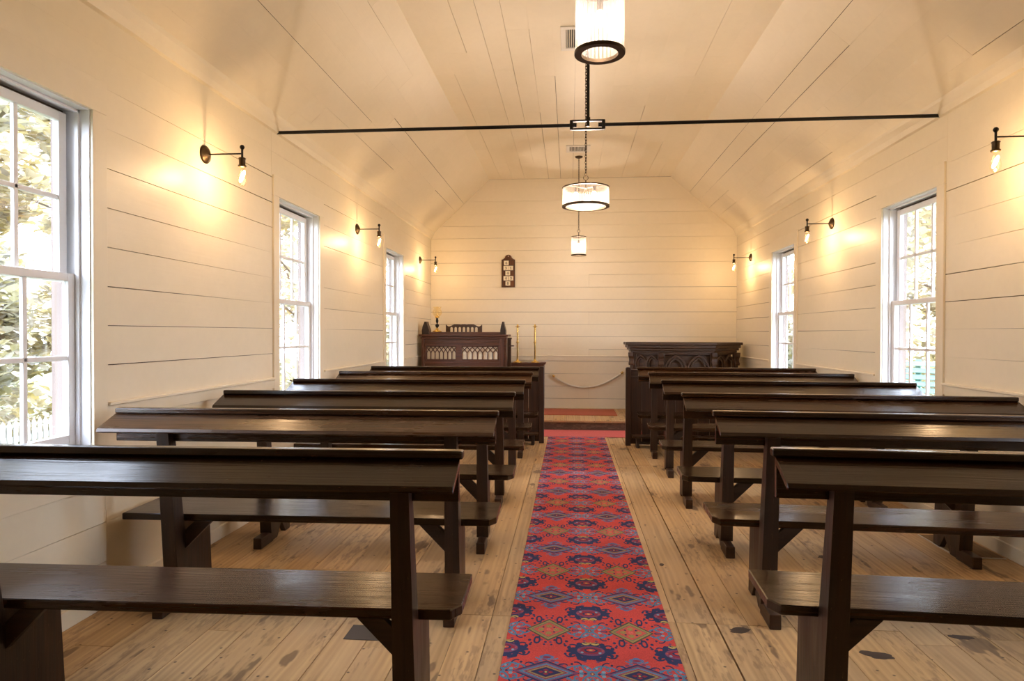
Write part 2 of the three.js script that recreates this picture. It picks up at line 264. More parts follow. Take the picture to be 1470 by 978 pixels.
{
  const rf = setting('added_eaves', 'unseen eaves added outside to shade the windows and jambs', 'added_eaves');  // out of view, added to block high sky from windows and outer jambs
  for (const [X, s] of [[XL, -1], [XR, 1]]) part(rf, 'eave', slab([[X + s * WALL, EAVE + 0.24], [X + s * (WALL + 0.42), EAVE - 0.13], [X + s * (WALL + 0.44), EAVE - 0.09], [X + s * WALL, EAVE + 0.30]].slice()[s > 0 ? 'slice' : 'reverse'](), 'z', ZF + 0.4, ZB - 0.4, 0, 2), M.outer);
}
// ---------------------------------------------------------------- windows
function sashParts(win, name, x0, x1, z0, z1, y0, y1, top, bottom) {   // six panes; z0 nearer than z1
  const st = 0.052, mu = 0.026, g = [], zi = z0 - st, ze = z1 + st, yi = y0 + bottom, ye = y1 - top, cw = (zi - ze - 2 * mu) / 3, rh = (ye - yi - mu) / 2;
  g.push(rspan(x0, x1, y0, y1, z0, zi, 0.004, 1), rspan(x0, x1, y0, y1, ze, z1, 0.004, 1), rspan(x0, x1, ye, y1, zi, ze, 0.004, 2), rspan(x0, x1, y0, yi, zi, ze, 0.004, 2));
  const xm = (x0 + x1) / 2, t = 0.011;
  g.push(rspan(xm - t, xm + t, yi + rh, yi + rh + mu, zi, ze, 0.005, 2));
  for (let k = 1; k < 3; k++) g.push(rspan(xm - t, xm + t, yi, ye, zi - k * cw - (k - 1) * mu, zi - k * (cw + mu), 0.005, 1));
  const s = part(win, name, g, M.sash);
  for (let r = 0; r < 2; r++) for (let k = 0; k < 3; k++) part(s, 'pane', span(xm - 0.0015, xm + 0.0015, yi + r * (rh + mu), yi + r * (rh + mu) + rh, zi - k * (cw + mu), zi - k * (cw + mu) - cw), M.glass);
}
let wn = 0;
for (const [X, s, word] of [[XL, 1, 'harmonium'], [XR, -1, 'pulpit']]) WINZ.forEach(([za, zb], i) => {
  const win = setting('window_' + ++wn, 'white six-over-six sash window on the ' + word + ' side, ' + ['beside the rearmost pews', 'between two wall lamps midway along the wall', 'next to the altar platform'][i], 'window');
  const c0 = X - s * 0.002, c1 = X + s * 0.016;
  part(win, 'casing', [rspan(c0, c1, SILL - 0.03, HEAD + 0.006, za + 0.006, za + CAS, 0.003, 1), rspan(c0, c1, SILL - 0.03, HEAD + 0.006, zb - 0.006, zb - CAS, 0.003, 1), rspan(c0, c1, HEAD + 0.006, HEAD + CASH, za + CAS, zb - CAS, 0.003, 2), rspan(c0, c1, SILL - 0.215, SILL - 0.03, za + CAS, zb - CAS, 0.003, 2)], M.paint);
  const j0 = X - s * 0.0022, j1 = X - s * 0.15, j2 = X - s * WALL, t = 0.02;
  part(win, 'jamb', [span(j0, j1, SILL, HEAD, za + t, za, 1), span(j0, j1, SILL, HEAD, zb, zb - t, 1), span(j0, j1, HEAD, HEAD + t, za + t, zb - t, 2)], M.trim, 'white painted window reveal');
  part(win, 'outer_jamb', [span(j1, j2, SILL - 0.02, HEAD, za + t, za - 0.012, 1), span(j1, j2, SILL - 0.02, HEAD, zb + 0.012, zb - t, 1), span(j1, j2, HEAD - 0.02, HEAD + t, za, zb, 2)], M.outer, 'pinkish outer jamb with shade put into its dark colour');
  part(win, 'sill', [rspan(X + s * 0.035, j1, SILL - 0.022, SILL + 0.004, za + 0.02, zb - 0.02, 0.004, 2), span(j1, X - s * (WALL + 0.05), SILL - 0.03, SILL - 0.002, za, zb, 2)], M.trim);
  part(win, 'stop_bead', [span(X - s * 0.055, X - s * 0.075, SILL, HEAD, za, za - 0.014, 1), span(X - s * 0.055, X - s * 0.075, SILL, HEAD, zb + 0.014, zb, 1), span(X - s * 0.055, X - s * 0.075, HEAD - 0.014, HEAD, za, zb, 2)], M.trim);
  sashParts(win, 'lower_sash', X - s * 0.115, X - s * 0.078, za - 0.004, zb + 0.004, SILL + 0.006, MEET + 0.022, 0.042, 0.075);
  sashParts(win, 'upper_sash', X - s * 0.154, X - s * 0.118, za - 0.014, zb + 0.014, MEET - 0.022, HEAD - 0.022, 0.05, 0.042);
});

// ---------------------------------------------------------------- aisle runner, carpets
{
  const S = 1024, cv = document.createElement('canvas'); cv.width = cv.height = S; const c = cv.getContext('2d');
  const RED = '#cb433b', NAVY = '#1f2b57', BLUE = '#4f7fa0', SKY = '#7d9fb4', PURP = '#7a3f63', OLIVE = '#9a8a4e', DEEP = '#8f2238', YEL = '#c3ac5a';
  c.fillStyle = RED; c.fillRect(0, 0, S, S);
  const poly = (pts, col, w) => { c.beginPath(); pts.forEach(([x, y], i) => (i ? c.lineTo(x, y) : c.moveTo(x, y))); c.closePath(); if (w) { c.strokeStyle = col; c.lineWidth = w; c.stroke(); } else { c.fillStyle = col; c.fill(); } };
  const dia = (x, y, a, b, col, w) => poly([[x - a, y], [x, y - b], [x + a, y], [x, y + b]], col, w);
  const el = (x, y, a, b, col, w) => { c.beginPath(); c.ellipse(x, y, a, b, 0, 0, 7); if (w) { c.strokeStyle = col; c.lineWidth = w; c.stroke(); } else { c.fillStyle = col; c.fill(); } };
  const path = (pts, col, w) => { c.beginPath(); c.moveTo(pts[0][0], pts[0][1]); for (let i = 1; i + 1 < pts.length; i += 2) c.quadraticCurveTo(pts[i][0], pts[i][1], pts[i + 1][0], pts[i + 1][1]); c.strokeStyle = col; c.lineWidth = w; c.lineCap = 'square'; c.stroke(); };
  const four = (x, y, f) => { for (const a of [-1, 1]) for (const b of [-1, 1]) f((u) => x + a * u, (v) => y + b * v); };
  const tall = (x, y, k, f) => { c.save(); c.translate(x, y); c.scale(1, k); f(0, 0); c.restore(); };
  function crab(x, y, up) {                                        // navy scalloped cartouche with purple and red inside
    const lobes = 26;
    for (let i = 0; i < lobes; i++) { const t = i / lobes * 2 * Math.PI, k = 1 + 0.16 * Math.cos(6 * t); el(x + 104 * k * Math.cos(t), y + 50 * k * Math.sin(t), 17, 13, NAVY); }
    el(x, y, 98, 44, NAVY); el(x, y + up * 4, 82, 33, PURP); el(x, y + up * 6, 62, 24, DEEP);
    el(x, y + up * 8, 40, 15, NAVY); el(x, y + up * 9, 27, 9, RED); el(x, y + up * 9, 10, 4, YEL);
    for (const a of [-1, 1]) { path([[x + a * 96, y - up * 34], [x + a * 130, y - up * 50], [x + a * 146, y - up * 30]], NAVY, 9); el(x + a * 150, y - up * 22, 8, 7, NAVY); el(x + a * 150, y + up * 34, 9, 7, NAVY); path([[x + a * 30, y - up * 52], [x + a * 44, y - up * 68], [x + a * 64, y - up * 56]], NAVY, 8); el(x + a * 128, y + up * 22, 12, 12, NAVY); el(x + a * 120, y - up * 26, 11, 11, NAVY); el(x + a * 136, y - up * 2, 9, 8, NAVY); path([[x + a * 70, y + up * 30], [x + a * 100, y + up * 52], [x + a * 122, y + up * 40]], NAVY, 9); el(x + a * 52, y - up * 8, 9, 6, SKY); el(x + a * 70, y + up * 8, 7, 6, '#b04a4a'); }
    path([[x - 46, y + up * 54], [x - 24, y + up * 40], [x, y + up * 60], [x + 24, y + up * 40], [x + 46, y + up * 54]], YEL, 10); path([[x - 30, y + up * 62], [x, y + up * 52], [x + 30, y + up * 62]], OLIVE, 7);
  }
  function wide(x, y) {                                            // long flat lozenge with scrolls
    for (let i = 0; i < 22; i++) { const t = i / 22 * 2 * Math.PI, ct = Math.cos(t), st = Math.sin(t), k = 1 / (Math.abs(ct) / 206 + Math.abs(st) / 92); el(x + k * ct, y + k * st, 13, 8, i % 2 ? '#5f6f98' : PURP); }
    dia(x, y, 176, 74, NAVY, 10); dia(x, y, 160, 64, PURP, 9); dia(x, y, 140, 54, BLUE, 10); dia(x, y, 120, 46, '#6e3a58'); dia(x, y, 98, 38, OLIVE, 7); dia(x, y, 84, 31, NAVY); 
    for (const [a, b] of [[-26, 0], [26, 0], [0, -12], [0, 12]]) dia(x + a, y + b, 17, 8, DEEP); dia(x, y, 9, 5, YEL);
    for (const a of [-1, 1]) { for (const b of [-1, 1]) { path([[x + a * 120, y + b * 30], [x + a * 150, y + b * 58], [x + a * 176, y + b * 40], [x + a * 186, y + b * 24], [x + a * 166, y + b * 20]], BLUE, 9); path([[x + a * 70, y + b * 50], [x + a * 100, y + b * 70], [x + a * 118, y + b * 52]], NAVY, 7); } el(x + a * 196, y, 13, 9, BLUE); el(x + a * 218, y, 8, 6, NAVY); }
    for (const b of [-1, 1]) { el(x, y + b * 104, 44, 13, '#5d6f9c'); el(x, y + b * 102, 24, 7, DEEP); el(x, y + b * 118, 18, 7, '#5d6f9c'); path([[x - 62, y + b * 96], [x - 40, y + b * 84], [x - 26, y + b * 96]], BLUE, 8); path([[x + 62, y + b * 96], [x + 40, y + b * 84], [x + 26, y + b * 96]], BLUE, 8); }
  }
  function square(x, y) {                                          // olive diamond with a cross and four hooked rings
    for (let i = 0; i < 20; i++) { const t = (i + 0.5) / 20 * 2 * Math.PI, ct = Math.cos(t), st = Math.sin(t), k = 1 / (Math.abs(ct) / 168 + Math.abs(st) / 104); el(x + k * ct, y + k * st, 9, 7, i % 2 ? NAVY : PURP); }
    dia(x, y, 142, 86, '#4b4a3c'); dia(x, y, 128, 76, OLIVE); dia(x, y, 104, 60, '#c9584a'); dia(x, y, 104, 60, '#6d7a58', 6);
    for (const [a, b] of [[-48, 0], [48, 0], [0, -27], [0, 27]]) el(x + a, y + b, 19, 12, OLIVE); el(x, y, 16, 11, '#d9685a');
    for (const [a, b] of [[-34, -18], [34, 18], [34, -18], [-34, 18]]) dia(x + a, y + b, 9, 6, NAVY);
    four(x, y, (X, Y) => { path([[X(56), Y(58)], [X(42), Y(96)], [X(66), Y(104)], [X(92), Y(102)], [X(78), Y(66)], [X(72), Y(56)], [X(58), Y(62)]], NAVY, 11); el(X(112), Y(84), 10, 8, NAVY); el(X(22), Y(112), 7, 6, NAVY); el(X(100), Y(104), 6, 6, NAVY); path([[X(120), Y(20)], [X(150), Y(44)], [X(176), Y(18)]], BLUE, 10); });
    for (const a of [-1, 1]) { el(x + a * 158, y, 14, 9, NAVY); el(x + a * 182, y, 10, 8, PURP); }
  }
  function star(x, y) { four(x, y, (X, Y) => { path([[X(8), Y(30)], [X(40), Y(58)], [X(80), Y(48)], [X(104), Y(42)], [X(96), Y(24)]], BLUE, 11); path([[X(60), Y(56)], [X(74), Y(76)], [X(96), Y(70)]], NAVY, 8); el(X(112), Y(58), 8, 7, NAVY); el(X(36), Y(78), 10, 7, PURP); }); el(x + 92, y, 14, 9, PURP); el(x - 92, y, 14, 9, PURP); el(x, y, 30, 20, BLUE); four(x, y, (X, Y) => { path([[X(14), Y(10)], [X(40), Y(16)], [X(52), Y(40)]], BLUE, 12); el(X(62), Y(14), 12, 8, SKY); el(X(26), Y(34), 8, 7, SKY); el(X(80), Y(30), 8, 7, '#a0506a'); }); dia(x, y, 16, 11, DEEP); dia(x, y, 7, 5, YEL); }
  for (const oy of [0, S]) for (const x of [S / 4, 3 * S / 4]) tall(x, oy, 1.6, wide);
  for (const x of [S / 4, 3 * S / 4]) tall(x, S / 2, 1.75, square);
  for (const x of [0, S / 2, S]) { for (const oy of [0, S / 2, S]) tall(x, oy, 1.7, star); tall(x, S * 0.245, 1.75, (a, b) => crab(a, b, 1)); tall(x, S * 0.755, 1.75, (a, b) => crab(a, b, -1)); }
  const im = c.getImageData(0, 0, S, S), d = im.data;
  for (let j = 0; j < S; j++) for (let i = 0; i < S; i++) { const u = i / S, v = j / S, k = 0.80 + 0.22 * vn(i / 3, j / 3, 341, 341, 3) + 0.14 * (fbm(u, v, 6, 6, 4, 400) - 0.5) + (j % 4 < 1 ? -0.05 : 0), o = 4 * (j * S + i); for (let q = 0; q < 3; q++) d[o + q] = Math.min(255, d[o + q] * k); }
  c.putImageData(im, 0, 0);
  const t = new THREE.CanvasTexture(cv); t.wrapS = t.wrapT = THREE.RepeatWrapping; t.colorSpace = THREE.SRGBColorSpace; t.magFilter = THREE.LinearFilter; t.repeat.set(1 / 0.817, 1 / 0.84);
  const rugMat = std({ map: t, roughness: 1, bumpMap: T.carpet, bumpScale: 0.001 });
  const rw = 0.817, rl = 11.4, g = new RoundedBoxGeometry(rw, 0.009, rl, 1, 0.004), p = g.attributes.position, uv = g.attributes.uv;
  for (let i = 0; i < p.count; i++) uv.setXY(i, p.getX(i) + rw / 2, -p.getZ(i) + 0.16);
  const rug = new THREE.Mesh(g, rugMat); rug.name = 'aisle_runner'; rug.position.set(0.105, 0.0052, 1.8 - rl / 2); scene.add(rug);
  tag(rug, 'long red patterned carpet runner with navy and blue motifs down the aisle', 'runner');
  const cs = part(scene, 'carpet_strip', rspan(-1.15, 1.55, 0.0006, 0.0075, -9.62, ZP + 0.004, 0.003, 0), M.carpet); tag(cs, 'plain red carpet strip on the floor below the platform step', 'carpet');
  const mt = part(scene, 'floor_mat', rspan(-0.9, 0.79, PLAT + 0.0006, PLAT + 0.012, -10.95, -11.8, 0.004, 0), M.mat); tag(mt, 'rust red mat lying on the platform below the white rope', 'mat');
}

// ---------------------------------------------------------------- pews
function makePew(side, ax, z, turn, L, inset, mats, label, group) {    // side -1 harmonium, +1 pulpit; ax aisle end
  const t = thing('pew', label, 'pew', [ax, 0, z], turn, group), s = side, A = mats.wood;
  const seatL = L + 0.03;
  // seat with clipped near corners; outline (x, z)
  const c = 0.035, seatOut = [[0.012, -0.47], [seatL, -0.47], [seatL, -0.10], [0.012 + c, -0.10], [0.012, -0.10 - c * 1.6]].map(([x, zz]) => [s * x, zz]);
  part(t, 'seat', slab(s > 0 ? seatOut : seatOut.reverse(), 'y', 0.462, 0.5, 0.004, 0), mats.seat);
  part(t, 'backrest', rspan(0.004 * s, s * (L - 0.004), 0.918, 1.072, -0.027, -0.002, 0.003, 0), A);
  // sloping book board, outline (z, y)
  part(t, 'book_board', slab([[-0.004, 1.066], [0.148, 1.005], [0.156, 0.99], [0.146, 0.982], [-0.004, 1.042]], 'x', 0, s * L, 0.002, 0), mats.desk);
  part(t, 'top_rail', rspan(-0.012 * s, s * (L - 0.005), 1.066, 1.096, -0.034, 0.012, 0.007, 0), A);
  [[inset, 1], [L - 0.29, -1]].forEach(([x, dir], i) => {
    const y0 = 0.075, y1 = 1.03, zt0 = -0.002, zt1 = 0.055, zb0 = -0.16, zb1 = -0.04, wt = 0.064, wb = 0.082;
    const g = new THREE.BoxGeometry(1, y1 - y0, 1), p = g.attributes.position;
    for (let k = 0; k < p.count; k++) { const top = p.getY(k) > 0, nearz = p.getZ(k) > 0; const w = top ? wt : wb; p.setXYZ(k, s * x + Math.sign(p.getX(k)) * w / 2, top ? (nearz ? 1.018 : 1.04) : y0, top ? (nearz ? zt1 : zt0) : (nearz ? zb1 : zb0)); }
    g.computeVertexNormals(); part(t, 'post', grain(g, 1), mats.post);
    const zn = -0.112, zf = -0.43, zm = (zn + zf) / 2, pts = [[zn, 0.462], [zf + 0.03, 0.462], [zf, 0.02], [zf, 0], [zm - 0.075, 0], [zm, 0.10], [zm + 0.075, 0], [zn, 0]];
    part(t, 'end_panel', slab(pts.slice().reverse(), 'x', s * x - 0.019, s * x + 0.019, 0.002, 1), mats.end);
    const e = s * dir, q = [[0.03, 0.3], [0.19, 0.462], [0.092, 0.462], [0.03, 0.405]].map(([u, v]) => [s * x + e * u, v]);
    part(t, 'brace', slab(e > 0 ? q : q.reverse(), 'z', -0.135, -0.101, 0.002, 0), mats.post);
    part(t, 'foot', rspan(s * x - 0.029, s * x + 0.029, 0, 0.078, -0.105, 0.10, 0.005, 2), mats.end);
  });
  return t;
}
const ORD = ['sixth', 'fifth', 'fourth', 'third', 'second', 'first'];
const LZ = [-2.25, -3.42, -4.54, -5.74, -6.92, -8.0], RZ = [-2.41, -3.55, -4.62, -5.87, -7.08, -8.13], RA = [0.728, 0.764, 0.780, 0.812, 0.84, 0.83], LA = [-0.375, -0.377, -0.38, -0.39, -0.39, -0.37];
const LI = [0.2, 0.235, 0.22, 0.22, 0.21, 0.22], RI = [0.215, 0.285, 0.30, 0.22, 0.22, 0.2];
for (let i = 0; i < 6; i++) {
  const w = (k) => M.pew[k % 3];
  makePew(-1, LA[i], LZ[i], 0.028, 2.06, LI[i], { wood: w(i), seat: w(i + 1), desk: i === 1 ? M.worn : w(i), post: M.post, end: M.screen },
    'dark wooden pew with sloping book board, ' + ORD[i] + ' behind the panelled screen on the harmonium side', 'pews on the harmonium side');
  makePew(1, RA[i], RZ[i], -0.045, 2.89 - RA[i], RI[i], { wood: w(i + 2), seat: w(i), desk: w(i + 2), post: M.post, end: M.screen },
    'dark wooden pew with sloping book board, ' + ORD[i] + ' behind the panelled screen on the pulpit side', 'pews on the pulpit side');
}

// ---------------------------------------------------------------- panelled screens in front of the pews
for (const [s, x0, x1, z, word] of [[-1, -0.345, -2.5, -9.08, 'harmonium'], [1, 0.755, 2.9, -8.98, 'pulpit']]) {
  const t = thing('panelled_screen', 'dark low screen of upright boards before the front pew on the ' + word + ' side', 'screen', [x0, 0, z]), L = Math.abs(x1 - x0);
  part(t, 'end_post', slab([[0, 0], [0.066 * s, 0], [0.066 * s, 1.035], [0.05 * s, 1.05], [0.016 * s, 1.05], [0, 1.035]], 'z', 0.045, -0.05, 0.004, 1), M.screen);
  const n = 14, w = (L - 0.07) / n;
  for (let i = 0; i < n; i++) { const a = 0.066 + i * w; part(t, 'panel_board', rspan(s * (a + 0.001), s * (a + w - 0.003), 0.02, 0.93, 0.006, -0.016, 0.003, 1), M.screen); }
  part(t, 'top_rail', [rspan(s * 0.066, s * L, 0.93, 1.0, 0.022, -0.03, 0.005, 0), rspan(s * 0.066, s * L, 0.915, 0.932, 0.034, -0.036, 0.005, 0), rspan(s * 0.066, s * L, 1.0, 1.022, 0.035, -0.042, 0.006, 0)], M.screen);
  const k = thing('kneeling_bench', 'low narrow kneeling bench at the foot of the screen on the ' + word + ' side', 'kneeler', [x0 + s * 0.06, 0, z + 0.16]);
  part(k, 'top', rspan(0.01 * s, s * (L - 0.1), 0.135, 0.16, 0.09, -0.09, 0.005, 0), M.worn);
  for (const f of [0.04, 0.5, 0.96]) part(k, 'leg', rspan(s * ((L - 0.1) * f - 0.02), s * ((L - 0.1) * f + 0.02), 0, 0.135, 0.07, -0.08, 0.003, 1), M.post);
  part(k, 'stretcher', rspan(0.06 * s, s * (L - 0.2), 0.04, 0.075, 0.012, -0.012, 0.003, 0), M.post);
}

// ---------------------------------------------------------------- harmonium, chair, lamp
{
  const x0 = -2.46, x1 = -1.045, H = 1.31, D = 0.52;
  const t = thing('harmonium', 'reddish dark harmonium with cream-backed gothic fretwork panels beside the wall', 'harmonium', [x0, PLAT, -11.42]), W = x1 - x0, zf = D;
  const fy0 = 0.905, fy1 = 1.135, m0 = 0.078, m1 = 0.575, m2 = 0.675, m3 = W - 0.135;
  part(t, 'case', [rspan(0.02, W - 0.02, 0.06, H, 0, zf - 0.06, 0.004, 0), rspan(-0.005, W + 0.005, 0, 0.07, -0.01, zf + 0.015, 0.006, 0)], M.harmonium);
  part(t, 'front_frame', slab([[0, 0.07], [W, 0.07], [W, H - 0.005], [0, H - 0.005]], 'z', zf - 0.055, zf, 0.003, 0, [[[m0, fy0], [m0, fy1], [m1, fy1], [m1, fy0]], [[m2, fy0], [m2, fy1], [m3, fy1], [m3, fy0]]]), M.harmonium);
  part(t, 'moulding', [rspan(0.03, W - 0.1, fy1 + 0.055, fy1 + 0.075, zf, zf + 0.014, 0.005, 0), rspan(0.03, W - 0.1, fy0 - 0.055, fy0 - 0.035, zf, zf + 0.014, 0.005, 0), rspan(W - 0.105, W - 0.035, 0.08, H - 0.02, zf, zf + 0.03, 0.008, 1), rspan(0, 0.05, 0.08, H - 0.02, zf, zf + 0.03, 0.008, 1), rspan(-0.02, W + 0.012, H - 0.055, H - 0.02, zf - 0.02, zf + 0.032, 0.01, 0)], M.harmonium);
  part(t, 'top_board', [rspan(-0.045, W + 0.035, H - 0.012, H + 0.022, -0.02, zf + 0.05, 0.008, 0), rspan(0.04, W - 0.05, H + 0.022, H + 0.062, 0, zf - 0.05, 0.006, 0)], M.harmonium);
  for (const [a, b] of [[m0, m1], [m2, m3]]) {
    part(t, 'cloth_panel', span(a - 0.01, b + 0.01, fy0 - 0.01, fy1 + 0.01, zf - 0.052, zf - 0.044), M.cloth, 'cream cloth behind the fretwork');
    const n = 7, w = (b - a) / n, g = [], z = zf - 0.028, y0 = fy0, sp = fy0 + 0.115, hy = fy1 - sp;
    for (let i = 0; i <= n; i++) { const x = a + i * w; g.push(bar(V(x, y0, z), V(x, sp + 0.004, z), 0.016, 0.02));
      for (const s of [-1, 1]) { const P = (k, y) => V(x + s * k * w, sp + y * hy, z); const pts = [P(0, 0), P(0.16, 0.22), P(0.5, 0.5), P(1, 0.86), P(1.18, 1)]; for (let q = 0; q + 1 < pts.length; q++) { const A = pts[q], B = pts[q + 1]; if (Math.min(A.x, B.x) < a - 0.012 || Math.max(A.x, B.x) > b + 0.012) continue; g.push(bar(A, B, 0.012, 0.018)); } } }
    g.push(bar(V(a, y0 + 0.006, z), V(b, y0 + 0.006, z), 0.014, 0.02), bar(V(a, fy1 - 0.004, z), V(b, fy1 - 0.004, z), 0.01, 0.02));
    part(t, 'fretwork', g, M.harmonium, 'gothic arched fretwork');
  }
  const cheek = (x, w) => slab([[x - w, H + 0.02], [x + w, H + 0.02], [x + w * 1.02, H + 0.09], [x + w * 0.62, H + 0.16], [x + w * 0.32, H + 0.215], [x + w * 0.3, H + 0.235], [x - w * 0.3, H + 0.235], [x - w * 0.36, H + 0.215], [x - w * 0.75, H + 0.16], [x - w, H + 0.09]], 'z', zf - 0.02, zf - 0.20, 0.004, 1);
  part(t, 'finial', cheek(0.055, 0.062), M.post); part(t, 'finial', cheek(W - 0.055, 0.044), M.post);
  part(t, 'side_bracket', [rspan(W, W + 0.06, 0.55, 1.27, 0.2, 0.26, 0.004, 1), rspan(W + 0.02, W + 0.11, 1.13, 1.15, 0.2, 0.28, 0.004, 0), rspan(W + 0.005, W + 0.07, 1.25, 1.28, 0.18, 0.28, 0.006, 0)], M.carved);
  // oil lamp on the harmonium
  const l = thing('oil_lamp', 'brass oil lamp with amber glass globe standing on the harmonium', 'lamp', [-2.25, PLAT + H + 0.0625, -11.15]);
  part(l, 'base', lathe([[0, 0], [0.078, 0], [0.08, 0.01], [0.06, 0.022], [0.028, 0.04], [0.018, 0.06], [0.014, 0.075], [0, 0.075]]), M.brass);
  part(l, 'stem', lathe([[0, 0.073], [0.014, 0.075], [0.03, 0.095], [0.034, 0.115], [0.026, 0.13], [0.012, 0.137], [0.010, 0.15], [0.018, 0.16], [0.024, 0.19], [0.017, 0.225], [0.012, 0.235], [0, 0.235]]), M.iron, 'dark turned stem');
  part(l, 'burner', lathe([[0, 0.233], [0.03, 0.235], [0.036, 0.25], [0.026, 0.268], [0.012, 0.27], [0, 0.27]]), M.brass);
  const amber = new THREE.MeshPhysicalMaterial({ color: lin(1.0, 0.93, 0.74), transmission: 0.95, thickness: 0, roughness: 0.06, ior: 1.5 });
  part(l, 'globe', lathe([[0.034, 0.252], [0.066, 0.285], [0.085, 0.325], [0.078, 0.365], [0.062, 0.39], [0.064, 0.41], [0.078, 0.43]]), amber, 'amber glass globe');
  part(l, 'chimney', lathe([[0.02, 0.268], [0.026, 0.30], [0.02, 0.34], [0.017, 0.44]]), M.bulbGlass);
  // chair behind the harmonium
  const c = thing('carved_chair', 'dark chair with arched spindle back behind the harmonium', 'chair', [-1.84, PLAT, -11.66]);
  const cw = 0.32, by = 1.36;
  const crest = []; for (let i = 0; i <= 24; i++) { const u = i / 24 * 2 - 1, a = Math.abs(u); crest.push([u * cw, by + 0.14 + (a < 0.14 ? 0.012 * Math.cos(a / 0.14 * Math.PI / 2) : 0.012 * Math.sin((a - 0.14) / 0.5 * Math.PI) - 0.02 * sm(0.5, 0.85, a) + 0.035 * sm(0.86, 1, a))]); }
  const arch = []; for (let i = 0; i < 7; i++) { const x = (i - 3) * 0.073, h = []; for (let k = 0; k <= 8; k++) { const q = Math.PI * k / 8; h.push([x + 0.024 * Math.cos(q), by + 0.075 + 0.026 * Math.sin(q)]); } h.push([x - 0.024, by - 0.06], [x + 0.024, by - 0.06]); arch.push(h); }
  part(c, 'back_rail', slab([[-cw, by - 0.1], [cw, by - 0.1], ...crest.slice().reverse()], 'z', 0.2, 0.165, 0.003, 0, arch), M.carved);
  for (const x of [-0.27, 0.27]) { part(c, 'back_post', rspan(x - 0.02, x + 0.02, 0.44, by - 0.09, 0.165, 0.2, 0.005, 1), M.carved); for (const zz of [0.18, -0.18]) part(c, 'leg', rspan(x - 0.02, x + 0.02, 0, 0.44, zz - 0.02, zz + 0.02, 0.005, 1), M.carved); }
  part(c, 'seat', rspan(-0.3, 0.3, 0.44, 0.475, -0.22, 0.21, 0.01, 0), M.carved);
}

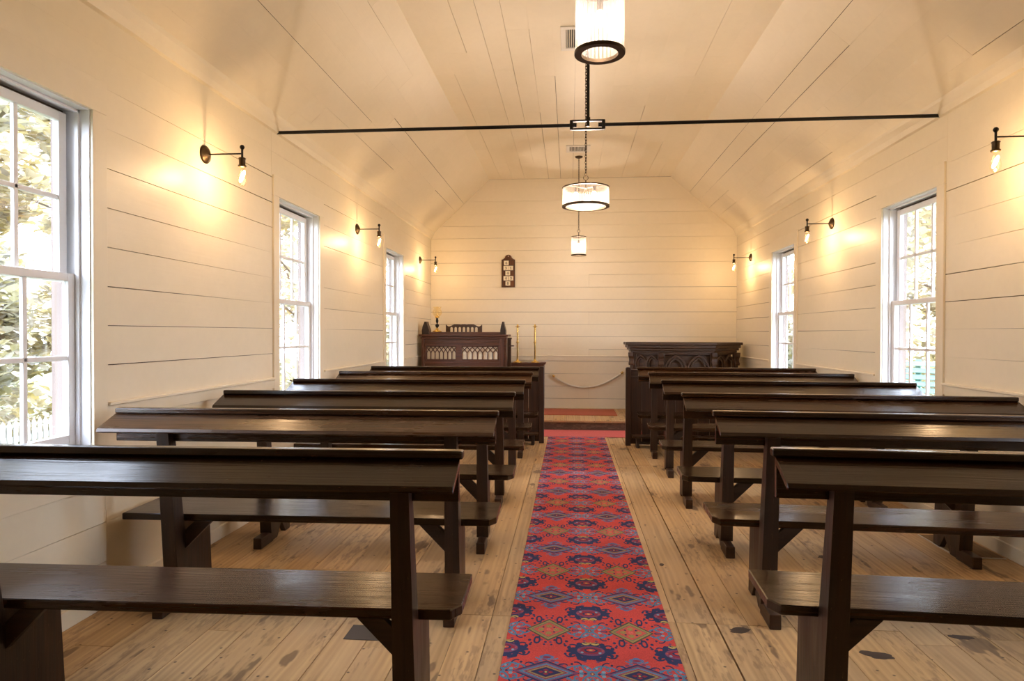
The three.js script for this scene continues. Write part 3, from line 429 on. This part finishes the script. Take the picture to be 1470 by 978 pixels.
// ---------------------------------------------------------------- table with candlesticks, rope, hymn board
{
  const t = thing('side_table', 'small dark wooden table against the far wall carrying brass candlesticks', 'table', [-0.73, PLAT, -11.7]);
  part(t, 'tabletop', rspan(-0.31, 0.315, 0.81, 0.84, -0.2, 0.2, 0.006, 0), M.harmonium);
  part(t, 'apron', [rspan(-0.28, 0.28, 0.72, 0.81, 0.15, 0.17, 0.002, 0), rspan(-0.28, 0.28, 0.72, 0.81, -0.17, -0.15, 0.002, 0), rspan(0.26, 0.28, 0.72, 0.81, -0.15, 0.15, 0.002, 2), rspan(-0.28, -0.26, 0.72, 0.81, -0.15, 0.15, 0.002, 2)], M.harmonium);
  for (const x of [-0.265, 0.265]) for (const z of [-0.155, 0.155]) part(t, 'leg', rspan(x - 0.022, x + 0.022, 0, 0.81, z - 0.022, z + 0.022, 0.005, 1), M.harmonium);
  const stick = thing('candlestick', 'tall brass candlestick on the side table, next to the harmonium', 'candlestick', [-0.905, PLAT + 0.8402, -11.58], 0, 'brass candlesticks on the side table');
  part(stick, 'base', lathe([[0, 0], [0.075, 0], [0.078, 0.008], [0.055, 0.02], [0.03, 0.032], [0.018, 0.055], [0.012, 0.06], [0, 0.06]]), M.brass);
  part(stick, 'column', lathe([[0, 0.058], [0.016, 0.06], [0.016, 0.34], [0.024, 0.345], [0.029, 0.355], [0.024, 0.365], [0.016, 0.37], [0.015, 0.61], [0.019, 0.62], [0, 0.62]]), M.brass);
  part(stick, 'drip_pan', lathe([[0, 0.618], [0.018, 0.62], [0.042, 0.628], [0.044, 0.636], [0.016, 0.638], [0.014, 0.668], [0.010, 0.67], [0, 0.655]]), M.brass);
  const s2 = stick.clone(); s2.name = numbered('candlestick'); s2.position.x = -0.6; s2.userData = { ...stick.userData, label: 'tall brass candlestick on the side table, at the end away from the harmonium' }; scene.add(s2);

  const A = V(-0.285, 0.735, ZB + 0.045), B = V(0.945, 0.805, ZB + 0.045), n = 90, mid = (u) => V(A.x + (B.x - A.x) * u, A.y + (B.y - A.y) * u - 0.235 * 4 * u * (1 - u) * (1 + 0.1 * (0.5 - u)), A.z);
  const r = thing('rope', 'white twisted rope with brass ends looped across the far wall', 'rope', [0, 0, 0]); const strands = [];
  for (let k = 0; k < 3; k++) { const pts = []; for (let i = 0; i <= n * 2; i++) { const u = i / (n * 2), a = u * 2 * Math.PI * 26 + k * 2.094, m = mid(u); pts.push(V(m.x - Math.sin(a) * 0.003, m.y + Math.cos(a) * 0.0085, m.z + Math.sin(a) * 0.0085)); } strands.push(tube(pts, 0.0092, n * 3, 6)); }
  part(r, 'twisted_strands', strands, M.rope);
  for (const [P, s] of [[A, -1], [B, 1]]) part(r, 'brass_end', [rod(P.clone().add(V(-s * 0.025, -0.018, 0)), P.clone().add(V(s * 0.012, 0.008, 0)), 0.019), rod(P.clone().add(V(s * 0.008, 0.004, 0)), V(P.x + s * 0.012, P.y + 0.006, ZB + 0.001), 0.01)], M.brass);

  const h = thing('hymn_board', 'brown wooden hymn number board with arched top on the far wall', 'hymn board', [-1.11, 2.34, ZB + 0.001]);
  const out = [[-0.122, 0], [0.122, 0], [0.122, 0.50], [0.09, 0.512]]; for (let i = 0; i <= 10; i++) { const a = Math.PI * i / 10; out.push([0.062 * Math.cos(a), 0.535 + 0.055 * Math.sin(a)]); } out.push([-0.09, 0.512], [-0.122, 0.50]);
  part(h, 'panel', slab(out, 'z', 0, 0.02, 0.003, 1), woodMat(T.worn, [2.0, 1.5, 0.95], 1.0));
  for (const x of [-0.112, 0.104]) part(h, 'side_strip', rspan(x, x + 0.01, 0.012, 0.495, 0.02, 0.03, 0.002, 1), M.carved);
  for (let i = 0; i <= 5; i++) part(h, 'ledge', rspan(-0.1, 0.1, 0.016 + i * 0.093, 0.023 + i * 0.093, 0.02, 0.03, 0.002, 0), M.carved);
  const digits = {}; const card = (ch) => digits[ch] ??= (() => { const cv = document.createElement('canvas'); cv.width = cv.height = 64; const c = cv.getContext('2d'); c.fillStyle = '#e8dcc0'; c.fillRect(0, 0, 64, 64); c.fillStyle = '#3a3128'; c.font = 'bold 50px serif'; c.textAlign = 'center'; c.textBaseline = 'middle'; c.fillText(ch, 32, 34); const t = new THREE.CanvasTexture(cv); t.colorSpace = THREE.SRGBColorSpace; t.magFilter = THREE.LinearFilter; return std({ map: t, roughness: 0.8 }); })();
  [[['6', -0.035]], [['3', -0.043], ['1', 0.046]], [['4', -0.008]], [['4', -0.043], ['3', 0.05]], [['8', -0.006]]].forEach((row, i) => row.forEach(([ch, x]) => {
    const y = 0.44 - i * 0.0925 + 0.001, g = new THREE.BoxGeometry(0.086, 0.082, 0.003), uv = g.attributes.uv; for (let k = 0; k < uv.count; k++) if (k < 16 || k > 19) uv.setXY(k, 0.03, 0.03);
    const m = part(scene, numbered('number_card'), g.translate(-1.11 + x, 2.34 + y, ZB + 0.0235), card(ch));
    tag(m, 'cream card with number ' + ({ 1: 'one', 3: 'three', 4: 'four', 6: 'six', 8: 'eight' })[ch] + ', ' + ['top', 'second', 'third', 'fourth', 'bottom'][i] + ' row of the hymn board', 'number card', 'number cards on the hymn board');
  }));
  part(h, 'hanging_hole', new THREE.CylinderGeometry(0.008, 0.008, 0.002, 14).rotateX(Math.PI / 2).translate(0, 0.562, 0.0205), M.card, 'small pale hanging hole');
}

// ---------------------------------------------------------------- pulpit
{
  const t = thing('pulpit', 'dark carved three-sided pulpit with gothic arches and moulded top', 'pulpit', [1.9, PLAT, -11.0]);
  const h = 1.21, half = 0.42, dl = 0.45, dr = 0.42, back = -0.62;
  // plan (x, z) of the front: left slant, middle, right slant
  const plan = (o) => [[-0.86 - o, -0.13 + o * 0.2], [-half - o * 0.25, 0.10 + o], [half + o * 0.25, 0.10 + o], [0.84 + o, -0.2 + o * 0.2], [0.84 + o, back], [-0.86 - o, back]].map(([x, z]) => [x, z]);
  const ring = (o, y0, y1) => slab(plan(o).slice().reverse(), 'y', y0, y1, 0.006, 0);
  part(t, 'body', slab(plan(-0.075).slice().reverse(), 'y', 0.1, h - 0.1, 0.002, 0), M.carved);
  part(t, 'plinth', [ring(0.03, 0, 0.1), ring(0.012, 0.1, 0.14)], M.carved);
  part(t, 'cornice', [ring(0.015, h - 0.17, h - 0.135), ring(0.045, h - 0.135, h - 0.095), ring(0.075, h - 0.095, h - 0.045)], M.carved);
  part(t, 'top_slab', ring(0.105, h - 0.045, h), M.carved);
  const P = plan(0);
  const faces = [[P[0], P[1]], [P[1], P[2]], [P[2], P[3]]];
  faces.forEach(([a, b]) => {
    const dx = b[0] - a[0], dz = b[1] - a[1], len = Math.hypot(dx, dz), ang = Math.atan2(-dz, dx), f = new THREE.Matrix4().makeRotationY(ang).setPosition(a[0], 0, a[1]);
    const put = (g) => g.applyMatrix4(f), e = 0.055;
    part(t, 'panel_frame', [put(rspan(0, e, 0.14, h - 0.17, -0.03, 0.004, 0.004, 1)), put(rspan(len - e, len, 0.14, h - 0.17, -0.03, 0.004, 0.004, 1)), put(rspan(e, len - e, h - 0.20, h - 0.17, -0.03, 0.0, 0.003, 0)), put(rspan(e, len - e, 0.14, 0.22, -0.03, 0.0, 0.003, 0))], M.carved);
    const n = 2, w = (len - 2 * e) / n;
    for (let i = 0; i < n; i++) for (const [k, zz, th] of [[0.46, -0.008, 0.03], [0.30, -0.03, 0.026]]) {
      const cx = e + (i + 0.5) * w, r = w * k, top = h - 0.215 - (0.46 - k) * 0.3, ky = 0.82, sp = top - 1.732 * r * ky, L = [], Q = [];
      for (let q = 0; q <= 7; q++) { const th2 = q / 7 * Math.PI / 3; L.push(V(cx + r - 2 * r * Math.cos(th2), sp + 2 * r * ky * Math.sin(th2), zz)); }
      const pts = [V(cx - r, 0.22, zz), ...L]; for (const p of pts.slice().reverse().slice(1)) Q.push(V(2 * cx - p.x, p.y, zz));
      const g = []; const all = [...pts, ...Q]; for (let q = 0; q + 1 < all.length; q++) { const d = all[q + 1].clone().sub(all[q]); if (d.length() < 1e-4) continue; g.push(put(bar(all[q], all[q + 1].clone().addScaledVector(d.normalize(), 0.004), th, 0.026))); }
      part(t, 'arch_moulding', g, M.carved);
    }
  });
  for (const [x, z, a] of [[P[0][0], P[0][1], 0.9], [P[1][0], P[1][1], 0.15], [P[2][0], P[2][1], -0.2], [P[3][0], P[3][1], -0.9]]) {
    const g = [slab([[-0.02, h - 0.17], [0.06, h - 0.17], [0.055, h - 0.23], [0.03, h - 0.27], [0.028, h - 0.31], [0.048, h - 0.35], [0.04, h - 0.38], [-0.02, h - 0.38]], 'x', -0.045, 0.045, 0.004, 1), rspan(-0.03, 0.03, 0.14, h - 0.38, -0.02, 0.02, 0.004, 1)];
    part(t, 'bracket', g.map((q) => q.rotateY(-a * 0.6).translate(x, 0, z)), M.carved);
  }
}

// ---------------------------------------------------------------- tie rod across the room
{
  const z = -5.57, y = 3.24, cx = 0.145;
  const t = thing('tie_rod', 'black iron tie rod spanning the room with centre buckle and hanger', 'tie rod', [cx, y, z]);
  const b = 0.135;
  part(t, 'rod', rod(V(XL - cx + 0.002, 0, 0), V(-b + 0.01, 0, 0), 0.0145), M.iron); part(t, 'rod', rod(V(b - 0.01, 0, 0), V(XR - cx - 0.002, 0.004, 0), 0.0145), M.iron);
  part(t, 'buckle', [rspan(-b, b, 0.028, 0.042, -0.018, 0.018, 0.005), rspan(-b, b, -0.042, -0.028, -0.018, 0.018, 0.005), rspan(-b - 0.012, -b + 0.016, -0.04, 0.04, -0.022, 0.022, 0.006), rspan(b - 0.016, b + 0.012, -0.04, 0.04, -0.022, 0.022, 0.006), rod(V(-b + 0.01, 0, 0), V(-b + 0.045, 0, 0), 0.018), rod(V(b - 0.045, 0, 0), V(b - 0.01, 0, 0), 0.018)], M.iron);
  part(t, 'hanger', [rod(V(0.005, -0.012, 0), V(0.005, TOP - y - 0.001, 0), 0.0125), rod(V(0.005, 0.03, 0), V(0.005, 0.062, 0), 0.02, 6), rod(V(0.005, TOP - y - 0.012, 0), V(0.005, TOP - y - 0.001, 0), 0.03)], M.iron);
}

// ---------------------------------------------------------------- lights
function pointLight(x, y, z, cd, r, color = WARM) { const l = new THREE.PointLight(color, cd, 0, 2); l.position.set(x, y, z); l.castShadow = true; l.shadow.radius = r; scene.add(l); return l; }
function chainGeo(y0, y1, link = 0.036, r = 0.0028) { const g = [], n = Math.max(1, Math.round((y1 - y0) / (link * 0.78))); for (let i = 0; i < n; i++) { const q = new THREE.TorusGeometry(link * 0.26, r, 5, 10); q.scale(1, 1.9, 1); if (i % 2) q.rotateY(Math.PI / 2); q.rotateY(0.5).translate(0, y0 + (i + 0.5) * (y1 - y0) / n, 0); g.push(q); } return g; }
function drum(x, z, y0, rad, hgt, nRods, rRod, ringW, metal, label, bulbs, cd) {
  const t = thing('pendant_lamp', label, 'pendant lamp', [x, 0, z], 0, 'glass rod pendant lamps along the ceiling'), y1 = y0 + hgt;
  const ringGeo = (y, h, w) => lathe([[rad - w, y], [rad, y], [rad + 0.001, y + 0.002], [rad + 0.001, y + h - 0.002], [rad, y + h], [rad - w, y + h], [rad - w, y]], 48);
  part(t, 'bottom_ring', toCreasedNormals(ringGeo(y0, 0.016, ringW), 0.6), metal);
  part(t, 'top_ring', toCreasedNormals(ringGeo(y1 - 0.012, 0.012, ringW * 0.6), 0.6), metal);
  const rg = new THREE.CylinderGeometry(rRod, rRod, hgt - 0.02, 8);
  for (let i = 0; i < nRods; i++) { const a = i / nRods * 2 * Math.PI, m = part(t, 'glass_rod', rg, M.rodGlass); m.position.set(Math.cos(a) * (rad - rRod - 0.003), y0 + hgt / 2, Math.sin(a) * (rad - rRod - 0.003)); }
  const arms = []; for (let k = 0; k < 3; k++) { const a = k * 2.094 + 0.4; arms.push(rod(V(0, y1 - 0.006, 0), V(Math.cos(a) * (rad - 0.004), y1 - 0.006, Math.sin(a) * (rad - 0.004)), 0.004, 6)); }
  arms.push(rod(V(0, y1 - 0.01, 0), V(0, y1 + 0.07, 0), 0.006, 8)); part(t, 'spider', arms, metal);
  const loop = new THREE.TorusGeometry(0.022, 0.003, 6, 20).translate(0, y1 + 0.09, 0);
  part(t, 'chain', [loop, ...chainGeo(y1 + 0.11, TOP - 0.03)], metal);
  part(t, 'canopy', lathe([[0, TOP - 0.03], [0.02, TOP - 0.03], [0.05, TOP - 0.02], [0.062, TOP - 0.006], [0.062, TOP - 0.0005], [0, TOP - 0.0005]]), metal);
  for (let k = 0; k < bulbs; k++) {
    const a = k * 2 * Math.PI / bulbs + 0.7, rr = bulbs > 1 ? rad * 0.45 : 0, bx = Math.cos(a) * rr, bz = Math.sin(a) * rr, by = y0 + hgt * 0.52;
    part(t, 'socket', [rod(V(bx, by + 0.038, bz), V(bx, by + 0.085, bz), 0.015, 12), rod(V(bx, by + 0.085, bz), V(bx * 0.2, y1 - 0.006, bz * 0.2), 0.004, 6)], metal);
    part(t, 'bulb', lathe([[0, -0.036], [0.014, -0.033], [0.026, -0.02], [0.03, 0], [0.025, 0.02], [0.014, 0.036], [0, 0.04]], 16).translate(bx, by, bz), M.lampBulb, 'glowing bulb');
    pointLight(x + bx, by, z + bz, cd / bulbs, 1.4);
  }
}
drum(0.137, -3.12, 2.80, 0.117, 0.315, 34, 0.0085, 0.032, M.bronze, 'narrow glass rod drum pendant with wide dark ring, nearest the rearmost pews', 1, SMALL_DRUM_CD);
drum(0.150, -6.30, 2.695, 0.222, 0.185, 64, 0.0085, 0.032, M.bronze, 'wide shallow glass rod drum pendant beyond the iron tie rod', 3, WIDE_DRUM_CD);
drum(0.142, -10.55, 2.735, 0.120, 0.30, 34, 0.0085, 0.03, M.bronze, 'narrow glass rod drum pendant in front of the platform wall', 1, SMALL_DRUM_CD);

const SZ = [-4.43, -7.75, -11.09];
for (const [X, s, word] of [[XL, 1, 'harmonium'], [XR, -1, 'pulpit']]) SZ.forEach((z, i) => {
  const y = 2.745, arm = 0.272;
  const t = thing('wall_lamp', 'black wall lamp with bare glowing bulb, ' + word + ' side, ' + ['between rear and middle windows', 'between middle and front windows', 'in the platform corner'][i], 'wall lamp', [X + s * 0.0005, y, z], 0, 'black wall lamps with bare bulbs');
  part(t, 'backplate', lathe([[0, 0], [0.062, 0], [0.064, 0.006], [0.058, 0.014], [0.046, 0.019], [0.03, 0.03], [0.014, 0.036], [0, 0.036]], 32).rotateZ(-s * Math.PI / 2), M.bronze);
  part(t, 'arm', rod(V(s * 0.03, 0, 0), V(s * arm, 0, 0), 0.0055), M.iron);
  part(t, 'knob', [lathe([[0, 0.028], [0.009, 0.03], [0.016, 0.04], [0.016, 0.05], [0.009, 0.059], [0, 0.061]], 16).translate(s * arm, 0, 0), rod(V(s * arm, -0.03, 0), V(s * arm, 0.032, 0), 0.0075)], M.iron);
  part(t, 'socket', lathe([[0, -0.028], [0.02, -0.028], [0.026, -0.034], [0.022, -0.04], [0.021, -0.078], [0.028, -0.082], [0.028, -0.09], [0.022, -0.096], [0, -0.096]].reverse(), 20).translate(s * arm, 0, 0), M.bronze);
  const b = part(t, 'bulb', lathe([[0.012, -0.094], [0.014, -0.108], [0.022, -0.132], [0.031, -0.163], [0.033, -0.185], [0.029, -0.206], [0.018, -0.222], [0.006, -0.229], [0.0005, -0.23]].reverse(), 24).translate(s * arm, 0, 0), M.bulbGlass, 'clear glass bulb');
  const fp = []; for (let k = 0; k <= 40; k++) { const u = k / 40, a = u * Math.PI * 2 * 5; fp.push(V(s * arm + 0.0145 * Math.cos(a), -0.122 - 0.072 * (0.5 - 0.5 * Math.cos(u * Math.PI * 10)) , 0.0145 * Math.sin(a))); }
  part(b, 'filament', tube(fp, 0.0062, 160, 6), M.filament, 'glowing filament');
  pointLight(X + s * arm, y - 0.156, z, SCONCE_CD, 0.8, SCONCE_WARM);
});

// ---------------------------------------------------------------- ceiling vents
for (const [x, z, w, d, label] of [[0.125, -10.08, 0.36, 0.36, 'cream louvred ceiling vent nearest the platform wall'], [0.09, -6.32, 0.36, 0.5, 'cream louvred ceiling vent above the wide glass drum pendant']]) {
  const t = thing('ceiling_vent', label, 'vent', [x, TOP, z]);
  part(t, 'frame', [rspan(-w / 2, w / 2, -0.014, -0.0005, d / 2 - 0.05, d / 2, 0.003), rspan(-w / 2, w / 2, -0.014, -0.0005, -d / 2, -d / 2 + 0.05, 0.003), rspan(-w / 2, -w / 2 + 0.05, -0.014, -0.0005, -d / 2 + 0.05, d / 2 - 0.05, 0.003), rspan(w / 2 - 0.05, w / 2, -0.014, -0.0005, -d / 2 + 0.05, d / 2 - 0.05, 0.003)], M.vent);
  part(t, 'backing', span(-w / 2 + 0.045, w / 2 - 0.045, -0.003, -0.0006, -d / 2 + 0.045, d / 2 - 0.045), M.dark);
  const n = 13, iw = w - 0.1; for (let i = 0; i < n; i++) { const m = part(t, 'slat', new THREE.BoxGeometry(0.002, 0.013, d - 0.1), M.vent); m.position.set(-iw / 2 + (i + 0.5) * iw / n, -0.0085, 0); m.rotation.z = 0.75; }
}

// ---------------------------------------------------------------- outside: ground, fences, trees
{
  const GY = -0.8;
  const g = setting('ground', 'rough grass outside the windows', 'grass'); 
  part(g, 'turf', grain(new THREE.BoxGeometry(90, 0.1, 90), 0).translate(0, GY - 0.05, -10), std({ map: T.grass, roughness: 1 }));
  const pf = thing('picket_fence', 'white picket fence in the garden beyond the harmonium side windows', 'fence', [-8.6, GY, -14]);
  const white = std({ color: lin(0.40, 0.385, 0.34), roughness: 0.6 });
  const pick = slab([[-0.034, 0], [0.034, 0], [0.034, 0.76], [0.044, 0.80], [0, 0.89], [-0.044, 0.80], [-0.034, 0.76]], 'z', -0.01, 0.01, 0, 1).rotateY(Math.PI / 2);
  for (let i = 0; i < 70; i++) part(pf, 'picket', pick, white).position.set(0, 0.04, -1.5 + i * 0.118);
  part(pf, 'rail', span(-0.05, -0.012, 0.2, 0.29, -1.6, 6.8, 2), white); part(pf, 'rail', span(-0.05, -0.012, 0.58, 0.67, -1.6, 6.8, 2), white);
  for (let i = 0; i < 5; i++) part(pf, 'post', span(-0.14, -0.05, 0, 0.86, -1.5 + i * 2, -1.41 + i * 2, 1), white);
  const sf = thing('slatted_screen', 'pale green slatted garden screen outside the pulpit side window', 'garden screen', [6.2, GY, -12.4], -0.9);
  const green = std({ color: lin(0.15, 0.31, 0.26), roughness: 0.6 });
  for (let i = 0; i < 15; i++) { const m = part(sf, 'slat', new RoundedBoxGeometry(3.2, 0.085, 0.02, 1, 0.005), green); m.position.set(0, 0.12 + i * 0.118, 0.02); m.rotation.x = -0.35; }
  for (const x of [-1.55, 0, 1.55]) part(sf, 'post', span(x - 0.04, x + 0.04, 0, 1.85, -0.05, -0.01, 1), green);

  const leaf = new THREE.BufferGeometry();
  { const L = 1, w = 0.36, pos = [], idx = []; const rows = [[0, 0.02], [0.35, 1], [0.7, 0.72], [1, 0.02]]; for (const [u, k] of rows) pos.push(-w * k, u * L, 0.10 * k, 0, u * L, 0, w * k, u * L, 0.10 * k); for (let i = 0; i < 3; i++) { const a = i * 3; idx.push(a, a + 1, a + 3, a + 1, a + 4, a + 3, a + 1, a + 2, a + 4, a + 2, a + 5, a + 4); } leaf.setAttribute('position', new THREE.Float32BufferAttribute(pos, 3)); leaf.setIndex(idx); leaf.computeVertexNormals(); }
  const leafMat = new THREE.MeshPhysicalMaterial({ color: lin(1, 1, 1), transmission: 0.45, thickness: 0, roughness: 0.85 }), bark = std({ color: lin(0.07, 0.05, 0.035), roughness: 1 });
  function tree(x, z, h, rx, low, seed, leaves, size, tint, label, group) {
    const r = rng(seed), t = thing('tree', label, 'tree', [x, GY, z], 0, group), top = h, tr = [];
    tr.push(new THREE.CylinderGeometry(0.05, 0.13, h * 0.7, 8).translate(0, h * 0.35, 0));
    const br = []; for (let i = 0; i < 9; i++) { const a = r() * 6.28, y = h * (0.15 + 0.5 * r()), L = rx * (0.5 + 0.4 * r()), e = V(Math.cos(a) * L, y + L * (0.3 + 0.6 * r()), Math.sin(a) * L); br.push(rod(V(0, y, 0), e, 0.022, 5)); }
    part(t, 'trunk', tr, bark); part(t, 'branches', br, bark);
    const blobs = []; for (let i = 0; i < 26; i++) { const a = r() * 6.28, q = Math.sqrt(r()), y = low + (top - low) * r(), k = Math.sin(Math.PI * Math.min(0.95, Math.max(0.12, (y - low + 0.5) / (top - low + 0.8)))) ** 0.6; blobs.push([Math.cos(a) * q * rx * k, y, Math.sin(a) * q * rx * k, 0.45 + 0.5 * r()]); }
    const im = new THREE.InstancedMesh(leaf, leafMat, leaves), o = new THREE.Object3D(), c = new THREE.Color();
    for (let i = 0; i < leaves; i++) { const b = blobs[Math.floor(r() * blobs.length)], a = r() * 6.28, cz = 2 * r() - 1, q = Math.sqrt(1 - cz * cz), d = b[3] * (0.55 + 0.5 * r()); o.position.set(b[0] + d * q * Math.cos(a), Math.max(0.05, b[1] + d * cz * 0.8), b[2] + d * q * Math.sin(a)); o.rotation.set(1.2 * (r() - 0.5) - 1.2, r() * 6.28, r() - 0.5, 'YXZ'); o.scale.setScalar(size * (0.7 + 0.6 * r())); o.updateMatrix(); im.setMatrixAt(i, o.matrix); const k = 0.55 + 0.75 * r(), w = r(); im.setColorAt(i, c.setRGB(tint[0] * k, tint[1] * k * (0.94 + 0.1 * w), tint[2] * k * (0.6 + 0.8 * w))); }
    im.name = 'foliage'; im.userData.kind = 'stuff'; t.add(im);
  }
  const Y = [0.58, 0.51, 0.32], G = [0.46, 0.43, 0.29], GL = 'garden trees on the harmonium side', GR = 'garden trees on the pulpit side';
  tree(-11.2, -9.2, 9.0, 2.6, 0.2, 1, 11000, 0.25, G, 'leafy tree behind the white picket fence, nearest the rear window', GL);
  tree(-10.9, -13.6, 8.6, 2.5, 0.2, 2, 11000, 0.25, Y, 'yellowing tree directly behind the white picket fence', GL);
  tree(-8.5, -6.9, 8.0, 2.7, 3.0, 11, 12000, 0.2, G, 'added overhanging tree, its crown put there to shade the white picket fence', GL);  // added canopy, keeps sky light off the fence and grass; trunk out of view
  tree(-15.5, -12.0, 11.0, 3.6, 0.3, 3, 10000, 0.32, G, 'tall pale green tree far behind the white picket fence', GL);
  tree(-6.3, -15.2, 6.5, 2.1, 0.3, 4, 8000, 0.18, Y, 'yellow leaved tree seen through the middle harmonium side window', GL);
  tree(-9.6, -20.5, 8.5, 3.0, 0.2, 5, 8000, 0.25, G, 'large green tree far behind the yellow leaved one', GL);
  tree(-5.8, -21.5, 7.5, 2.3, 0.2, 6, 8000, 0.22, Y, 'pale yellow tree seen through the window next to the harmonium', GL);
  tree(8.0, -12.6, 7.2, 2.2, 1.0, 7, 9000, 0.19, Y, 'yellow leaved tree behind the green slatted screen', GR);
  tree(6.0, -17.6, 7.0, 2.2, 0.3, 8, 8000, 0.20, G, 'olive green tree seen through the window next to the pulpit', GR);
  tree(10.5, -17.5, 8.5, 2.8, 0.3, 9, 8000, 0.24, G, 'tall olive tree far beyond the green slatted screen', GR);
  tree(6.4, -23.5, 8.0, 2.4, 0.2, 10, 7000, 0.24, Y, 'distant pale yellow tree on the pulpit side', GR);
}

scene.traverse((o) => { if (o.isMesh) { o.castShadow = true; o.receiveShadow = true; } });
renderer.render(scene, camera);
